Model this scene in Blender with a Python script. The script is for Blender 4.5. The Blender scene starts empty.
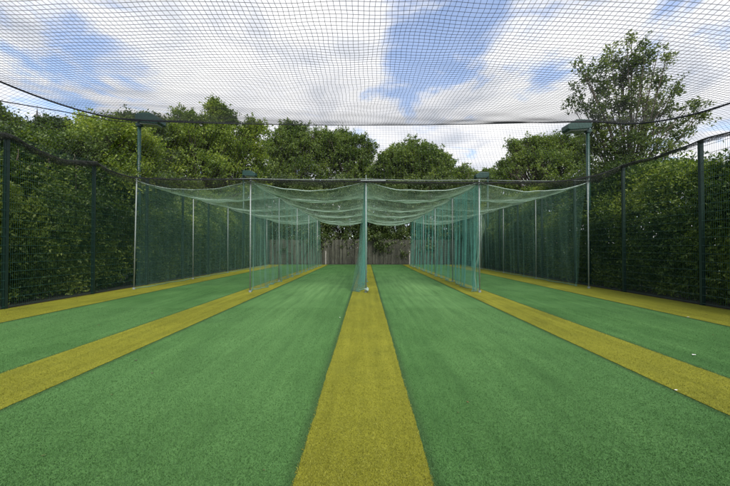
import bpy, math, random
import numpy as np
from mathutils import Vector, noise as mnoise

rng = np.random.default_rng(11)
random.seed(5)
scene = bpy.context.scene
COL = scene.collection

# ------------------------------------------------------------------ helpers
PITCH, YAW, F, CAMZ = math.radians(0.83), math.radians(0.17), 345.0, 1.4


def ray(px, py):
    x, y, z = (px - 365) / F, 1.0, (243 - py) / F
    y, z = y * math.cos(PITCH) - z * math.sin(PITCH), y * math.sin(PITCH) + z * math.cos(PITCH)
    x, y = x * math.cos(YAW) - y * math.sin(YAW), x * math.sin(YAW) + y * math.cos(YAW)
    return Vector((x, y, z))


def at(px, py, Y):
    """survey point: where the sight line through a photo point reaches depth Y"""
    r = ray(px, py)
    return Vector((r.x * Y / r.y, Y, CAMZ + r.z * Y / r.y))


def empty(name, loc, label=None, cat=None, group=None):
    o = bpy.data.objects.new(name, None)
    o.empty_display_size = 0.2
    COL.objects.link(o)
    o.location = loc
    tag(o, label, cat, group)
    return o


def tag(o, label=None, cat=None, group=None, kind=None):
    if label: o['label'] = label
    if cat: o['category'] = cat
    if group: o['group'] = group
    if kind: o['kind'] = kind
    return o


def mesh_np(name, verts, faces, mat, parent=None, origin=None, smooth=False, attr=None):
    """faces: (n,3) or (n,4) int array; verts in world space; origin = where the object sits"""
    verts = np.asarray(verts, dtype=np.float32).reshape(-1, 3)
    faces = np.asarray(faces, dtype=np.int32)
    org = np.zeros(3, dtype=np.float32)
    if origin is not None: org = np.array(origin, dtype=np.float32)
    elif parent is not None: org = np.array(parent_world(parent), dtype=np.float32)
    me = bpy.data.meshes.new(name)
    k = faces.shape[1]
    me.vertices.add(len(verts)); me.vertices.foreach_set('co', (verts - org).ravel())
    me.loops.add(faces.size); me.loops.foreach_set('vertex_index', faces.ravel())
    me.polygons.add(len(faces))
    me.polygons.foreach_set('loop_start', np.arange(0, faces.size, k, dtype=np.int32))
    me.polygons.foreach_set('loop_total', np.full(len(faces), k, dtype=np.int32))
    if attr is not None:
        a = me.attributes.new('tint', 'FLOAT', 'POINT')
        a.data.foreach_set('value', np.asarray(attr, dtype=np.float32))
    me.update(calc_edges=True)
    if smooth: me.polygons.foreach_set('use_smooth', np.ones(len(faces), dtype=bool))
    me.materials.append(mat)
    o = bpy.data.objects.new(name, me)
    COL.objects.link(o)
    if parent is not None:
        o.parent = parent
    elif origin is not None:
        o.location = origin
    return o


def parent_world(p):
    v = Vector((0, 0, 0))
    while p is not None:
        v += p.location
        p = p.parent
    return v


class MB:
    """collects boxes, tubes and lathes as one mesh"""
    def __init__(s): s.v, s.f = [], []

    def add(s, vs, fs):
        b = len(s.v); s.v += [tuple(x) for x in vs]; s.f += [tuple(i + b for i in q) for q in fs]; return s

    def box(s, x0, x1, y0, y1, z0, z1):
        return s.hexa([(x0, y0, z0), (x1, y0, z0), (x1, y1, z0), (x0, y1, z0),
                       (x0, y0, z1), (x1, y0, z1), (x1, y1, z1), (x0, y1, z1)])

    def hexa(s, p):
        return s.add(p, [(3, 2, 1, 0), (4, 5, 6, 7), (0, 1, 5, 4), (1, 2, 6, 5), (2, 3, 7, 6), (3, 0, 4, 7)])

    def tube(s, pts, rad, n=8, cap=True):
        pts = [Vector(p) for p in pts]
        rads = rad if isinstance(rad, (list, tuple)) else [rad] * len(pts)
        vs, fs = [], []
        for i, p in enumerate(pts):
            t = (pts[min(i + 1, len(pts) - 1)] - pts[max(i - 1, 0)]).normalized()
            ref = Vector((1, 0, 0)) if abs(t.x) < 0.9 else Vector((0, 1, 0))
            a = t.cross(ref).normalized(); b = t.cross(a)
            for k in range(n):
                q = 2 * math.pi * k / n
                vs.append(p + (a * math.cos(q) + b * math.sin(q)) * rads[i])
        for i in range(len(pts) - 1):
            for k in range(n):
                k2 = (k + 1) % n
                fs.append((i * n + k, i * n + k2, (i + 1) * n + k2, (i + 1) * n + k))
        if cap:
            fs.append(tuple(range(n - 1, -1, -1)))
            fs.append(tuple((len(pts) - 1) * n + k for k in range(n)))
        return s.add(vs, fs)

    def build(s, name, mat, parent=None, origin=None, smooth=False, bevel=0):
        org = Vector(origin) if origin is not None else (parent_world(parent) if parent else Vector((0, 0, 0)))
        me = bpy.data.meshes.new(name)
        me.from_pydata([tuple(Vector(v) - org) for v in s.v], [], s.f)
        me.materials.append(mat)
        me.update()
        if smooth:
            me.polygons.foreach_set('use_smooth', [True] * len(me.polygons))
        o = bpy.data.objects.new(name, me)
        COL.objects.link(o)
        if parent is not None: o.parent = parent
        elif origin is not None: o.location = origin
        if bevel:
            m = o.modifiers.new('bevel', 'BEVEL'); m.width = bevel; m.segments = 2
        return o


# ------------------------------------------------------------------ materials
def new_mat(name):
    m = bpy.data.materials.new(name); m.use_nodes = True
    nt = m.node_tree
    return m, nt, nt.nodes, nt.links, nt.nodes['Principled BSDF']


def noise_node(nt, scale, detail=4, vec=None, rough=0.55):
    n = nt.nodes.new('ShaderNodeTexNoise')
    n.inputs['Scale'].default_value = scale
    n.inputs['Detail'].default_value = detail
    n.inputs['Roughness'].default_value = rough
    if vec is not None: nt.links.new(vec, n.inputs['Vector'])
    return n


def ramp(nt, fac, stops):
    r = nt.nodes.new('ShaderNodeValToRGB')
    while len(r.color_ramp.elements) < len(stops): r.color_ramp.elements.new(0.5)
    for e, (p, c) in zip(r.color_ramp.elements, stops):
        e.position = p; e.color = (*c, 1)
    nt.links.new(fac, r.inputs['Fac'])
    return r


def mixc(nt, fac, a, b, mode='MIX'):
    m = nt.nodes.new('ShaderNodeMix'); m.data_type = 'RGBA'; m.blend_type = mode
    for sock, val in ((m.inputs[0], fac), (m.inputs[6], a), (m.inputs[7], b)):
        if hasattr(val, 'is_linked'): nt.links.new(val, sock)
        elif isinstance(val, (int, float)): sock.default_value = val
        else: sock.default_value = (*val, 1)
    return m.outputs[2]


def math_n(nt, op, a, b=None, c=None, clamp=False):
    m = nt.nodes.new('ShaderNodeMath'); m.operation = op; m.use_clamp = clamp
    for i, v in enumerate((a, b, c)):
        if v is None: continue
        if hasattr(v, 'is_linked'): nt.links.new(v, m.inputs[i])
        else: m.inputs[i].default_value = v
    return m.outputs[0]


def simple(name, c1, c2, scale=8, rough=0.6, metal=0.0, bump=0.0, spec=0.5):
    m, nt, N, L, b = new_mat(name)
    g = N.new('ShaderNodeNewGeometry')
    n = noise_node(nt, scale, 5, g.outputs['Position'])
    r = ramp(nt, n.outputs['Fac'], [(0.3, c1), (0.7, c2)])
    L.new(r.outputs['Color'], b.inputs['Base Color'])
    b.inputs['Roughness'].default_value = rough
    b.inputs['Metallic'].default_value = metal
    b.inputs['Specular IOR Level'].default_value = spec
    if bump:
        bp = N.new('ShaderNodeBump'); bp.inputs['Strength'].default_value = bump
        bp.inputs['Distance'].default_value = 0.02
        L.new(n.outputs['Fac'], bp.inputs['Height']); L.new(bp.outputs['Normal'], b.inputs['Normal'])
    return m


SEAMS = [-6.83, -4.06, -3.157, -0.431, 0.393, 3.03, 3.88, 6.47]


def turf(name, dark, mid, light, seams, worn, sheen):
    m, nt, N, L, b = new_mat(name)
    g = N.new('ShaderNodeNewGeometry'); pos = g.outputs['Position']
    mp = N.new('ShaderNodeMapping'); mp.inputs['Scale'].default_value = (5.0, 0.22, 1)
    L.new(pos, mp.inputs['Vector'])
    streak = noise_node(nt, 1.6, 6, mp.outputs['Vector'], 0.62)
    mp2 = N.new('ShaderNodeMapping'); mp2.inputs['Scale'].default_value = (1.0, 0.6, 1)
    mp2.inputs['Rotation'].default_value = (0, 0, 0.5)
    L.new(pos, mp2.inputs['Vector'])
    patch = noise_node(nt, 1.3, 8, mp2.outputs['Vector'], 0.68)
    fine = noise_node(nt, 95, 4, pos, 0.75)
    grain = noise_node(nt, 420, 2, pos, 0.6)
    s = math_n(nt, 'MULTIPLY', streak.outputs['Fac'], 0.24)
    s = math_n(nt, 'MULTIPLY_ADD', patch.outputs['Fac'], 0.26, s)
    s = math_n(nt, 'MULTIPLY_ADD', fine.outputs['Fac'], 0.46, s)
    s = math_n(nt, 'MULTIPLY_ADD', grain.outputs['Fac'], 0.34, s)
    r = ramp(nt, s, [(0.535, dark), (0.65, mid), (0.765, light)])
    col = r.outputs['Color']
    if seams:      # scuffed, paler pile along the run-ups and lanes
        w = noise_node(nt, 0.32, 6, mp2.outputs['Vector'], 0.6)
        wr = N.new('ShaderNodeMapRange'); wr.inputs['From Min'].default_value = 0.42
        wr.inputs['From Max'].default_value = 0.68; wr.inputs['To Max'].default_value = 0.5
        L.new(w.outputs['Fac'], wr.inputs['Value'])
        col = mixc(nt, wr.outputs['Result'], col, worn)
        # bright glow painted into the colour along the two middle lanes, and stained patches
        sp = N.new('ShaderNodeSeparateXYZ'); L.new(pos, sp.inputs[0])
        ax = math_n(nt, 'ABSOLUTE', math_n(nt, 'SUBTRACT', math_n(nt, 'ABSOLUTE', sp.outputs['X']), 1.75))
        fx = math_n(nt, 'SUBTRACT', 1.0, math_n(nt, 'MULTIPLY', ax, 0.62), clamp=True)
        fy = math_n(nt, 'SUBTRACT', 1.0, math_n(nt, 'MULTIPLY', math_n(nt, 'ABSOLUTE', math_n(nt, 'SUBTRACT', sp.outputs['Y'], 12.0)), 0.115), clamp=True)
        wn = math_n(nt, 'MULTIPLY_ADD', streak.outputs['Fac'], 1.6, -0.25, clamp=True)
        lane_glow = math_n(nt, 'MULTIPLY', math_n(nt, 'MULTIPLY', fx, fy), wn, clamp=True)
        col = mixc(nt, lane_glow, col, (0.160, 0.310, 0.110))
        st = noise_node(nt, 0.55, 9, pos, 0.7)
        sr = N.new('ShaderNodeMapRange'); sr.inputs['From Min'].default_value = 0.56; sr.inputs['From Max'].default_value = 0.70
        sr.inputs['To Max'].default_value = 0.45; L.new(st.outputs['Fac'], sr.inputs['Value'])
        col = mixc(nt, sr.outputs['Result'], col, (0.012, 0.045, 0.016))
    else:
        st = noise_node(nt, 1.7, 8, pos, 0.7)
        sr = N.new('ShaderNodeMapRange'); sr.inputs['From Min'].default_value = 0.50; sr.inputs['From Max'].default_value = 0.72
        sr.inputs['To Max'].default_value = 0.5; L.new(st.outputs['Fac'], sr.inputs['Value'])
        col = mixc(nt, sr.outputs['Result'], col, (0.10, 0.115, 0.014))
    if seams:      # trodden-in dirt where the two carpets butt together
        sx = N.new('ShaderNodeSeparateXYZ'); L.new(pos, sx.inputs[0])
        wob = math_n(nt, 'MULTIPLY_ADD', patch.outputs['Fac'], 0.05, -0.025)
        x = math_n(nt, 'ADD', sx.outputs['X'], wob)
        dmin = None
        for q in SEAMS:
            d = math_n(nt, 'ABSOLUTE', math_n(nt, 'SUBTRACT', x, q))
            dmin = d if dmin is None else math_n(nt, 'MINIMUM', dmin, d)
        mr = N.new('ShaderNodeMapRange'); mr.interpolation_type = 'SMOOTHSTEP'
        mr.inputs['From Min'].default_value = 0.01; mr.inputs['From Max'].default_value = 0.10
        mr.inputs['To Min'].default_value = 0.88; mr.inputs['To Max'].default_value = 0.0
        L.new(dmin, mr.inputs['Value'])
        col = mixc(nt, mr.outputs['Result'], col, (0.018, 0.045, 0.016))
    L.new(col, b.inputs['Base Color'])
    b.inputs['Roughness'].default_value = 0.85
    b.inputs['Specular IOR Level'].default_value = 0.2
    b.inputs['Sheen Weight'].default_value = sheen
    b.inputs['Sheen Roughness'].default_value = 0.3
    b.inputs['Sheen Tint'].default_value = (min(1, light[0] * 4.2), min(1, light[1] * 3.8), min(1, light[2] * 4), 1)
    h = math_n(nt, 'MULTIPLY_ADD', grain.outputs['Fac'], 0.5, fine.outputs['Fac'])
    bp = N.new('ShaderNodeBump'); bp.inputs['Strength'].default_value = 0.8
    bp.inputs['Distance'].default_value = 0.014
    L.new(h, bp.inputs['Height']); L.new(bp.outputs['Normal'], b.inputs['Normal'])
    return m


def leaf_mat(name, dark, mid, light, rough=0.5, trans=0.3):
    m, nt, N, L, b = new_mat(name)
    a = N.new('ShaderNodeAttribute'); a.attribute_name = 'tint'
    r = ramp(nt, a.outputs['Fac'], [(0.0, dark), (0.5, mid), (1.0, light)])
    L.new(r.outputs['Color'], b.inputs['Base Color'])
    b.inputs['Roughness'].default_value = rough
    b.inputs['Specular IOR Level'].default_value = 0.45
    t = N.new('ShaderNodeBsdfTranslucent')
    tc = mixc(nt, 1.0, r.outputs['Color'], (1.5, 1.5, 0.7), 'MULTIPLY')
    L.new(tc, t.inputs['Color'])
    ms = N.new('ShaderNodeMixShader'); ms.inputs[0].default_value = trans
    L.new(b.outputs[0], ms.inputs[1]); L.new(t.outputs[0], ms.inputs[2])
    L.new(ms.outputs[0], N['Material Output'].inputs['Surface'])
    return m


M = {}
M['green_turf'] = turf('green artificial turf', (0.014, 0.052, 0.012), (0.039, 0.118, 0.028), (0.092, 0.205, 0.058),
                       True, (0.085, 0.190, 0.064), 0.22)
M['yellow_turf'] = turf('yellow artificial turf', (0.075, 0.080, 0.006), (0.175, 0.180, 0.014), (0.29, 0.285, 0.030),
                        False, (0.17, 0.155, 0.020), 0.15)
M['field'] = simple('rough grass', (0.02, 0.045, 0.012), (0.05, 0.085, 0.02), 2.5, 0.9, bump=0.4)
M['hill'] = simple('wooded hillside', (0.02, 0.04, 0.012), (0.045, 0.07, 0.02), 0.15, 0.95)
M['bark'] = simple('bark', (0.035, 0.027, 0.018), (0.10, 0.08, 0.055), 14, 0.9, bump=0.8)
M['leaf_bright'] = leaf_mat('bright young leaves', (0.055, 0.100, 0.013), (0.152, 0.224, 0.029), (0.329, 0.389, 0.072), 0.5, 0.4)
M['leaf_mid'] = leaf_mat('mid green leaves', (0.043, 0.083, 0.016), (0.116, 0.177, 0.035), (0.244, 0.307, 0.080), 0.5, 0.4)
M['leaf_dark'] = leaf_mat('dark green leaves', (0.027, 0.052, 0.016), (0.071, 0.112, 0.029), (0.152, 0.201, 0.064))
M['leaf_wispy'] = leaf_mat('dull green leaves', (0.037, 0.065, 0.022), (0.098, 0.142, 0.045), (0.207, 0.248, 0.096), 0.5, 0.4)
M['leaf_hedge'] = leaf_mat('hedge leaves', (0.029, 0.061, 0.011), (0.104, 0.165, 0.026), (0.256, 0.319, 0.058), 0.45, 0.35)
M['steel'] = simple('galvanised steel', (0.22, 0.26, 0.25), (0.36, 0.40, 0.38), 30, 0.55, 0.3)
M['paint_green'] = simple('dark green paint', (0.004, 0.018, 0.013), (0.008, 0.028, 0.021), 12, 0.5)
M['wire'] = simple('green coated wire', (0.010, 0.045, 0.034), (0.020, 0.070, 0.054), 12, 0.4)
M['paint_lamp'] = simple('lamp green paint', (0.006, 0.036, 0.027), (0.012, 0.055, 0.042), 12, 0.45)
M['lens'] = simple('lamp glass', (0.16, 0.18, 0.17), (0.26, 0.28, 0.26), 20, 0.2)
M['net_black'] = simple('black twine', (0.006, 0.007, 0.012), (0.014, 0.016, 0.024), 40, 0.7)
M['net_roll'] = simple('bundled black netting', (0.014, 0.017, 0.014), (0.040, 0.045, 0.036), 6, 0.9)
M['net_teal'] = simple('teal twine', (0.11, 0.255, 0.19), (0.18, 0.35, 0.27), 3, 0.65)
M['net_turquoise'] = simple('turquoise twine', (0.075, 0.27, 0.22), (0.14, 0.39, 0.32), 3, 0.65)
M['net_teal_roof'] = simple('faded green twine', (0.17, 0.29, 0.20), (0.28, 0.41, 0.30), 3, 0.65)
M['cable'] = simple('pale rope', (0.30, 0.42, 0.36), (0.48, 0.58, 0.52), 25, 0.6)
M['rope_dark'] = simple('dark rope', (0.008, 0.010, 0.014), (0.018, 0.02, 0.026), 25, 0.8)
M['stone'] = simple('weathered stone', (0.055, 0.055, 0.058), (0.11, 0.105, 0.10), 1.2, 0.9)
M['paper'] = simple('white paper', (0.65, 0.65, 0.62), (0.8, 0.8, 0.78), 20, 0.8)
M['concrete'] = simple('pale concrete', (0.22, 0.21, 0.19), (0.38, 0.36, 0.33), 9, 0.9, bump=0.4)
M['soil'] = simple('dark soil', (0.012, 0.010, 0.006), (0.035, 0.028, 0.016), 9, 0.95, bump=0.6)


def board_mat():
    m, nt, N, L, b = new_mat('weathered boards')
    g = N.new('ShaderNodeNewGeometry')
    mp = N.new('ShaderNodeMapping'); mp.inputs['Scale'].default_value = (9, 9, 0.8)
    L.new(g.outputs['Position'], mp.inputs['Vector'])
    n = noise_node(nt, 1.5, 6, mp.outputs['Vector'], 0.65)
    r = ramp(nt, n.outputs['Fac'], [(0.3, (0.028, 0.031, 0.022)), (0.5, (0.068, 0.070, 0.052)), (0.72, (0.135, 0.135, 0.105))])
    rnd = N.new('ShaderNodeMapRange'); rnd.inputs['To Min'].default_value = 0.45; rnd.inputs['To Max'].default_value = 1.2
    L.new(g.outputs['Random Per Island'], rnd.inputs['Value'])
    hsv = N.new('ShaderNodeHueSaturation'); L.new(r.outputs['Color'], hsv.inputs['Color'])
    L.new(rnd.outputs['Result'], hsv.inputs['Value'])
    L.new(hsv.outputs['Color'], b.inputs['Base Color']); b.inputs['Roughness'].default_value = 0.9
    return m


M['boards'] = board_mat()

# ------------------------------------------------------------------ camera
cam_d = bpy.data.cameras.new('camera'); cam = bpy.data.objects.new('camera', cam_d); COL.objects.link(cam)
cam.location = (0, 0, CAMZ)
cam.rotation_euler = (math.pi / 2 + PITCH, 0, YAW)
cam_d.sensor_width = 36; cam_d.lens = F / 730 * 36
cam_d.clip_start = 0.05; cam_d.clip_end = 3000
scene.camera = cam

# ------------------------------------------------------------------ sky and sun
EL, AZ = math.radians(48), math.radians(160)
world = bpy.data.worlds.new('World'); scene.world = world; world.use_nodes = True
nt = world.node_tree; N, L = nt.nodes, nt.links
sky = N.new('ShaderNodeTexSky'); sky.sky_type = 'NISHITA'; sky.sun_disc = False
sky.sun_elevation = EL; sky.sun_rotation = AZ; sky.air_density = 1.0; sky.dust_density = 0.6; sky.ozone_density = 1.5
tc = N.new('ShaderNodeTexCoord'); d = tc.outputs['Generated']
sx = N.new('ShaderNodeSeparateXYZ'); L.new(d, sx.inputs[0])
zz = math_n(nt, 'ADD', math_n(nt, 'MAXIMUM', sx.outputs['Z'], 0.0), 0.10)
cx = N.new('ShaderNodeCombineXYZ')
L.new(math_n(nt, 'DIVIDE', sx.outputs['X'], zz), cx.inputs[0])
L.new(math_n(nt, 'DIVIDE', sx.outputs['Y'], zz), cx.inputs[1])
cn = noise_node(nt, 2.3, 12, cx.outputs[0], 0.62)
cn.inputs['Distortion'].default_value = 0.5
cover = math_n(nt, 'MULTIPLY_ADD', cn.outputs['Fac'], 5.5, -2.15)
# breaks in the cloud (directions in the sky), + = more cloud, - = open blue
for (px, py, rad, wgt) in [(82, 46, 48, -0.30), (140, 66, 36, -0.30), (20, 12, 70, 0.10), (60, 5, 60, 0.2), (265, 45, 130, 0.55), (200, 10, 90, 0.15),
                           (340, 40, 58, 0.45), (440, 30, 75, -0.80), (515, 50, 75, -0.42), (408, 85, 38, -0.35),
                           (610, 30, 70, 0.05), (690, 20, 60, 0.15), (600, 62, 60, 0.4), (365, 150, 60, 0.5), (660, 62, 50, 0.3), (560, 115, 120, 0.4),
                           (250, 135, 160, 0.4), (20, 112, 40, -0.10), (700, 95, 95, 0.6), (460, 150, 110, 0.6), (600, 120, 90, 0.3), (120, 10, 60, 0.25)]:
    v = ray(px, py).normalized(); v2 = ray(px + rad, py).normalized()
    dp = N.new('ShaderNodeVectorMath'); dp.operation = 'DOT_PRODUCT'
    L.new(d, dp.inputs[0]); dp.inputs[1].default_value = v
    mr = N.new('ShaderNodeMapRange'); mr.interpolation_type = 'SMOOTHSTEP'
    mr.inputs['From Min'].default_value = v.dot(v2); mr.inputs['From Max'].default_value = 1.0
    mr.inputs['To Min'].default_value = 0.0; mr.inputs['To Max'].default_value = wgt
    L.new(dp.outputs['Value'], mr.inputs['Value'])
    cover = math_n(nt, 'ADD', cover, mr.outputs['Result'])
cf = N.new('ShaderNodeMapRange'); cf.interpolation_type = 'SMOOTHSTEP'
cf.inputs['From Min'].default_value = -0.05; cf.inputs['From Max'].default_value = 0.95; cf.inputs['To Min'].default_value = 0.24
L.new(cover, cf.inputs['Value'])
sn = noise_node(nt, 1.6, 9, cx.outputs[0], 0.58)
sn.inputs['Distortion'].default_value = 0.4
shade = ramp(nt, sn.outputs['Fac'], [(0.36, (0.60, 0.64, 0.72)), (0.50, (0.88, 0.89, 0.93)), (0.60, (1.0, 1.0, 1.01))])
cl = N.new('ShaderNodeMix'); cl.data_type = 'RGBA'; cl.blend_type = 'MULTIPLY'; cl.inputs[0].default_value = 1
L.new(shade.outputs['Color'], cl.inputs[6]); cl.inputs[7].default_value = (6.4, 6.4, 6.4, 1)
skyc = mixc(nt, cf.outputs['Result'], mixc(nt, 1.0, sky.outputs['Color'], (1.25, 1.35, 1.5), 'MULTIPLY'), cl.outputs[2])
bg = N['Background']; bg.inputs['Strength'].default_value = 0.13
L.new(skyc, bg.inputs['Color'])

sun_d = bpy.data.lights.new('sun', 'SUN'); sun = bpy.data.objects.new('sun', sun_d); COL.objects.link(sun)
sun_d.energy = 3.2; sun_d.angle = math.radians(22); sun_d.color = (1.0, 0.95, 0.86)
sdir = Vector((math.sin(AZ) * math.cos(EL), math.cos(AZ) * math.cos(EL), math.sin(EL)))
sun.rotation_euler = (-sdir).to_track_quat('-Z', 'Y').to_euler()
sun.location = sdir * 60

# ------------------------------------------------------------------ ground
def sheet(name, x0, x1, y0, y1, z, mat, jitter=0.0, step=0.25):
    n = max(2, int((y1 - y0) / step)) if jitter else 2
    ys = np.linspace(y0, y1, n)
    vs = []
    for i, y in enumerate(ys):
        for k, x in enumerate((x0, x1)):
            j = jitter * (0.35 * mnoise.noise(Vector((x * 3.1, y * 0.9, 7))) + 0.4 * mnoise.noise(Vector((x, y * 7, 3))) + 0.4 * mnoise.noise(Vector((x, y * 23, 9)))) if jitter else 0
            vs.append((x + j, y, z))
    fs = [(2 * i, 2 * i + 1, 2 * i + 3, 2 * i + 2) for i in range(n - 1)]
    o = mesh_np(name, vs, fs, mat)
    return tag(o, kind='structure')


sheet('ground', -900, 900, -900, 900, -0.012, M['field'])
for sgn, nm in ((-1, 0), (1, 1)):
    x = sorted((sgn * 8.15, sgn * 12.5))
    sheet('soil_bed', x[0], x[1], -3, 31, -0.006, M['soil'])
sheet('soil_bed', -12.5, 12.5, 31.0, 40, -0.006, M['soil'])
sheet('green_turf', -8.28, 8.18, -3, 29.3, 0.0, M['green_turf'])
for a, b_ in ((-8.30, -6.83), (-4.06, -3.157), (-0.431, 0.393), (3.03, 3.88), (6.47, 8.20)):
    sheet('yellow_turf_strip', a, b_, -3.0, 28.9, 0.005, M['yellow_turf'], 0.02, 0.06)

# far hillside that carries the church
hv, hf = [], []
nu, nv = 40, 14
for j in range(nv + 1):
    for i in range(nu):
        a = 2 * math.pi * i / nu; r = j / nv
        h = 46 * (math.cos(math.pi * min(1, r)) * 0.5 + 0.5) * (1 + 0.12 * mnoise.noise(Vector((math.cos(a) * r * 3, math.sin(a) * r * 3, 1))))
        hv.append((-182 + math.cos(a) * r * 130, 200 + math.sin(a) * r * 110, h - 0.5))
for j in range(nv):
    for i in range(nu):
        i2 = (i + 1) % nu
        hf.append((j * nu + i, (j + 1) * nu + i, (j + 1) * nu + i2, j * nu + i2))
tag(mesh_np('hill', hv, hf, M['hill'], smooth=True), kind='structure')

# church with spire on the hill
tip = at(37.2, 106.5, 180)
church = empty('church', (tip.x, tip.y, 44), 'distant grey stone church with a thin pointed spire above the trees at far left', 'church')
zt = at(37, 121, 180).z
MB().box(tip.x - 1.1, tip.x + 1.1, tip.y - 1.1, tip.y + 1.1, 42, zt).build('tower', M['stone'], church)
m = MB()
oct_ = [(tip.x + 1.02 * math.cos(math.pi / 8 + k * math.pi / 4), tip.y + 1.02 * math.sin(math.pi / 8 + k * math.pi / 4), zt + 0.01) for k in range(8)]
m.add(oct_ + [(tip.x, tip.y, tip.z - 0.4)], [(k, (k + 1) % 8, 8) for k in range(8)])
m.build('spire', M['stone'], church)
for dx in (-1, 1):
    for dy in (-1, 1):
        m = MB()
        x, y = tip.x + dx * 0.95, tip.y + dy * 0.95
        m.add([(x - .16, y - .16, zt + .01), (x + .16, y - .16, zt + .01), (x + .16, y + .16, zt + .01), (x - .16, y + .16, zt + .01), (x, y, zt + 1.6)],
              [(0, 1, 4), (1, 2, 4), (2, 3, 4), (3, 0, 4)])
        m.build('pinnacle', M['stone'], church)
MB().tube([(tip.x, tip.y, tip.z - 0.6), (tip.x, tip.y, tip.z + 0.6)], 0.08, 6).build('finial', M['stone'], church)
m = MB(); m.box(tip.x - 1.0, tip.x + 1.0, tip.y + 1.11, tip.y + 12, 42, zt - 7).build('nave', M['stone'], church)

# ------------------------------------------------------------------ netting made of real twine
def wires(P, r):
    """P (n,m,3): n polylines of m points -> verts, quads of 3 sided twine"""
    n, m = P.shape[:2]
    T = np.gradient(P, axis=1); T /= np.linalg.norm(T, axis=2, keepdims=True) + 1e-9
    ref = np.array([0.31, 0.52, 0.795]); ref2 = np.array([0.9, -0.3, 0.31])
    use = (np.abs(T @ ref) > 0.93)[..., None]
    A = np.cross(T, np.where(use, ref2, ref)); A /= np.linalg.norm(A, axis=2, keepdims=True) + 1e-9
    B = np.cross(T, A)
    V = np.stack([P + r * (math.cos(q) * A + math.sin(q) * B) for q in (0, 2 * math.pi / 3, 4 * math.pi / 3)], axis=2)
    idx = np.arange(n * m * 3).reshape(n, m, 3)
    fs = []
    for k in range(3):
        k2 = (k + 1) % 3
        fs.append(np.stack([idx[:, :-1, k], idx[:, :-1, k2], idx[:, 1:, k2], idx[:, 1:, k]], axis=-1).reshape(-1, 4))
    return V.reshape(-1, 3), np.concatenate(fs)


def net(name, S, nu, nv, su, sv, r, mat, parent):
    """S(u,v) -> (...,3). nu lines at constant u, nv lines at constant v"""
    u = np.linspace(0, 1, nu); v = np.linspace(0, 1, sv + 1)
    U, V = np.meshgrid(u, v, indexing='ij'); a_v, a_f = wires(S(U, V), r)
    u = np.linspace(0, 1, su + 1); v = np.linspace(0, 1, nv)
    V, U = np.meshgrid(v, u, indexing='ij'); b_v, b_f = wires(S(U, V), r)
    return mesh_np(name, np.concatenate([a_v, b_v]), np.concatenate([a_f, b_f + len(a_v)]), mat, parent)


def vec(x, y, z):
    x, y, z = np.broadcast_arrays(x, y, z)
    return np.stack([x, y, z], axis=-1)


def wob(a, b, s):
    """smooth deterministic wobble"""
    return (np.sin(a * 1.7 + s) * np.sin(b * 1.1 + 2 * s) + 0.6 * np.sin(a * 3.9 + b * 2.3 + s * 3) + 0.4 * np.sin(b * 6.1 - a * 1.3 + s)) / 2


# overhead enclosure of black netting hung between the floodlight posts
PX, PY0, PY1 = 8.55, 1.9, 12.95
over = empty('overhead_net', (0, PY0, 4.0), 'black square-mesh safety net slung overhead between the floodlight posts, curtained down its sides', 'net')


def edge_z(x, y):
    s = (y - PY0) / (PY1 - PY0)
    t = np.abs(x) / PX
    sag = 0.62 + (np.where(x < 0, 0.92, 1.42) - 0.62) * t ** 2.2
    return 6.03 + 0.17 * t ** 2 - sag * 4 * s * (1 - s)


def S_roof(u, v):
    x = -PX + 2 * PX * u; y = PY0 + (PY1 - PY0) * v
    xx = x + 0.035 * wob(x * 1.3, y * 1.9, 1.0); yy = y + 0.04 * wob(x, y, 4.0) * np.sin(np.pi * v)
    return vec(xx, yy, edge_z(x, y) + 0.03 * wob(x * 0.8, y * 0.8, 2.0))


net('roof_panel', S_roof, 176, 116, 90, 60, 0.0040, M['net_black'], over)

FB = [(-8.24, 10.48, 4.02), (-7.9, 10.62, 3.78), (-7.3, 10.74, 3.60), (-6.0, 10.80, 3.55), (-3.7, 10.82, 3.56), (-1.8, 10.8, 3.50), (0, 10.82, 3.50),
      (1.8, 10.8, 3.46), (3.6, 10.82, 3.46), (5.4, 10.82, 3.46), (6.4, 10.85, 3.52), (7.4, 10.92, 3.72), (8.16, 11.0, 4.02)]
FBa = np.array(FB); fbl = np.linspace(0, 1, len(FB))
fb_x = (FBa[:, 0] - FBa[0, 0]) / (FBa[-1, 0] - FBa[0, 0])


def bottom(u):
    return vec(np.interp(u, fb_x, FBa[:, 0]), np.interp(u, fb_x, FBa[:, 1]), np.interp(u, fb_x, FBa[:, 2]))


def S_front(u, v):
    x = -PX + 2 * PX * u
    top = vec(x, np.full_like(x, PY1), edge_z(x, np.full_like(x, PY1)))
    p = top * (1 - v[..., None]) + bottom(u) * v[..., None]
    p[..., 1] += 0.18 * np.sin(np.pi * v) + 0.03 * wob(x * 1.4, v * 4, 3)
    p[..., 0] += 0.03 * wob(x, v * 3, 6)
    return p


net('front_curtain', S_front, 150, 30, 120, 12, 0.0028, M['net_black'], over)


def side_fn(sgn, xb, yb):
    def S(u, v):
        y = PY0 + (PY1 - PY0) * u; x = np.full_like(y, sgn * PX)
        top = vec(x, y, edge_z(x, y))
        y2 = PY0 + (yb - PY0) * u
        bot = vec(np.full_like(y, sgn * xb), y2, 4.02 - (0.20 if sgn < 0 else 0.03) * np.abs(np.sin((y2 - yb) / 2.55 * np.pi)))
        p = top * (1 - v[..., None]) + bot * v[..., None]
        p[..., 0] += sgn * (0.15 * np.sin(np.pi * v) + 0.04 * wob(y, v * 3, 2))
        p[..., 2] += 0.03 * wob(y * 1.3, v * 3, 5)
        return p
    return S


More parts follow.
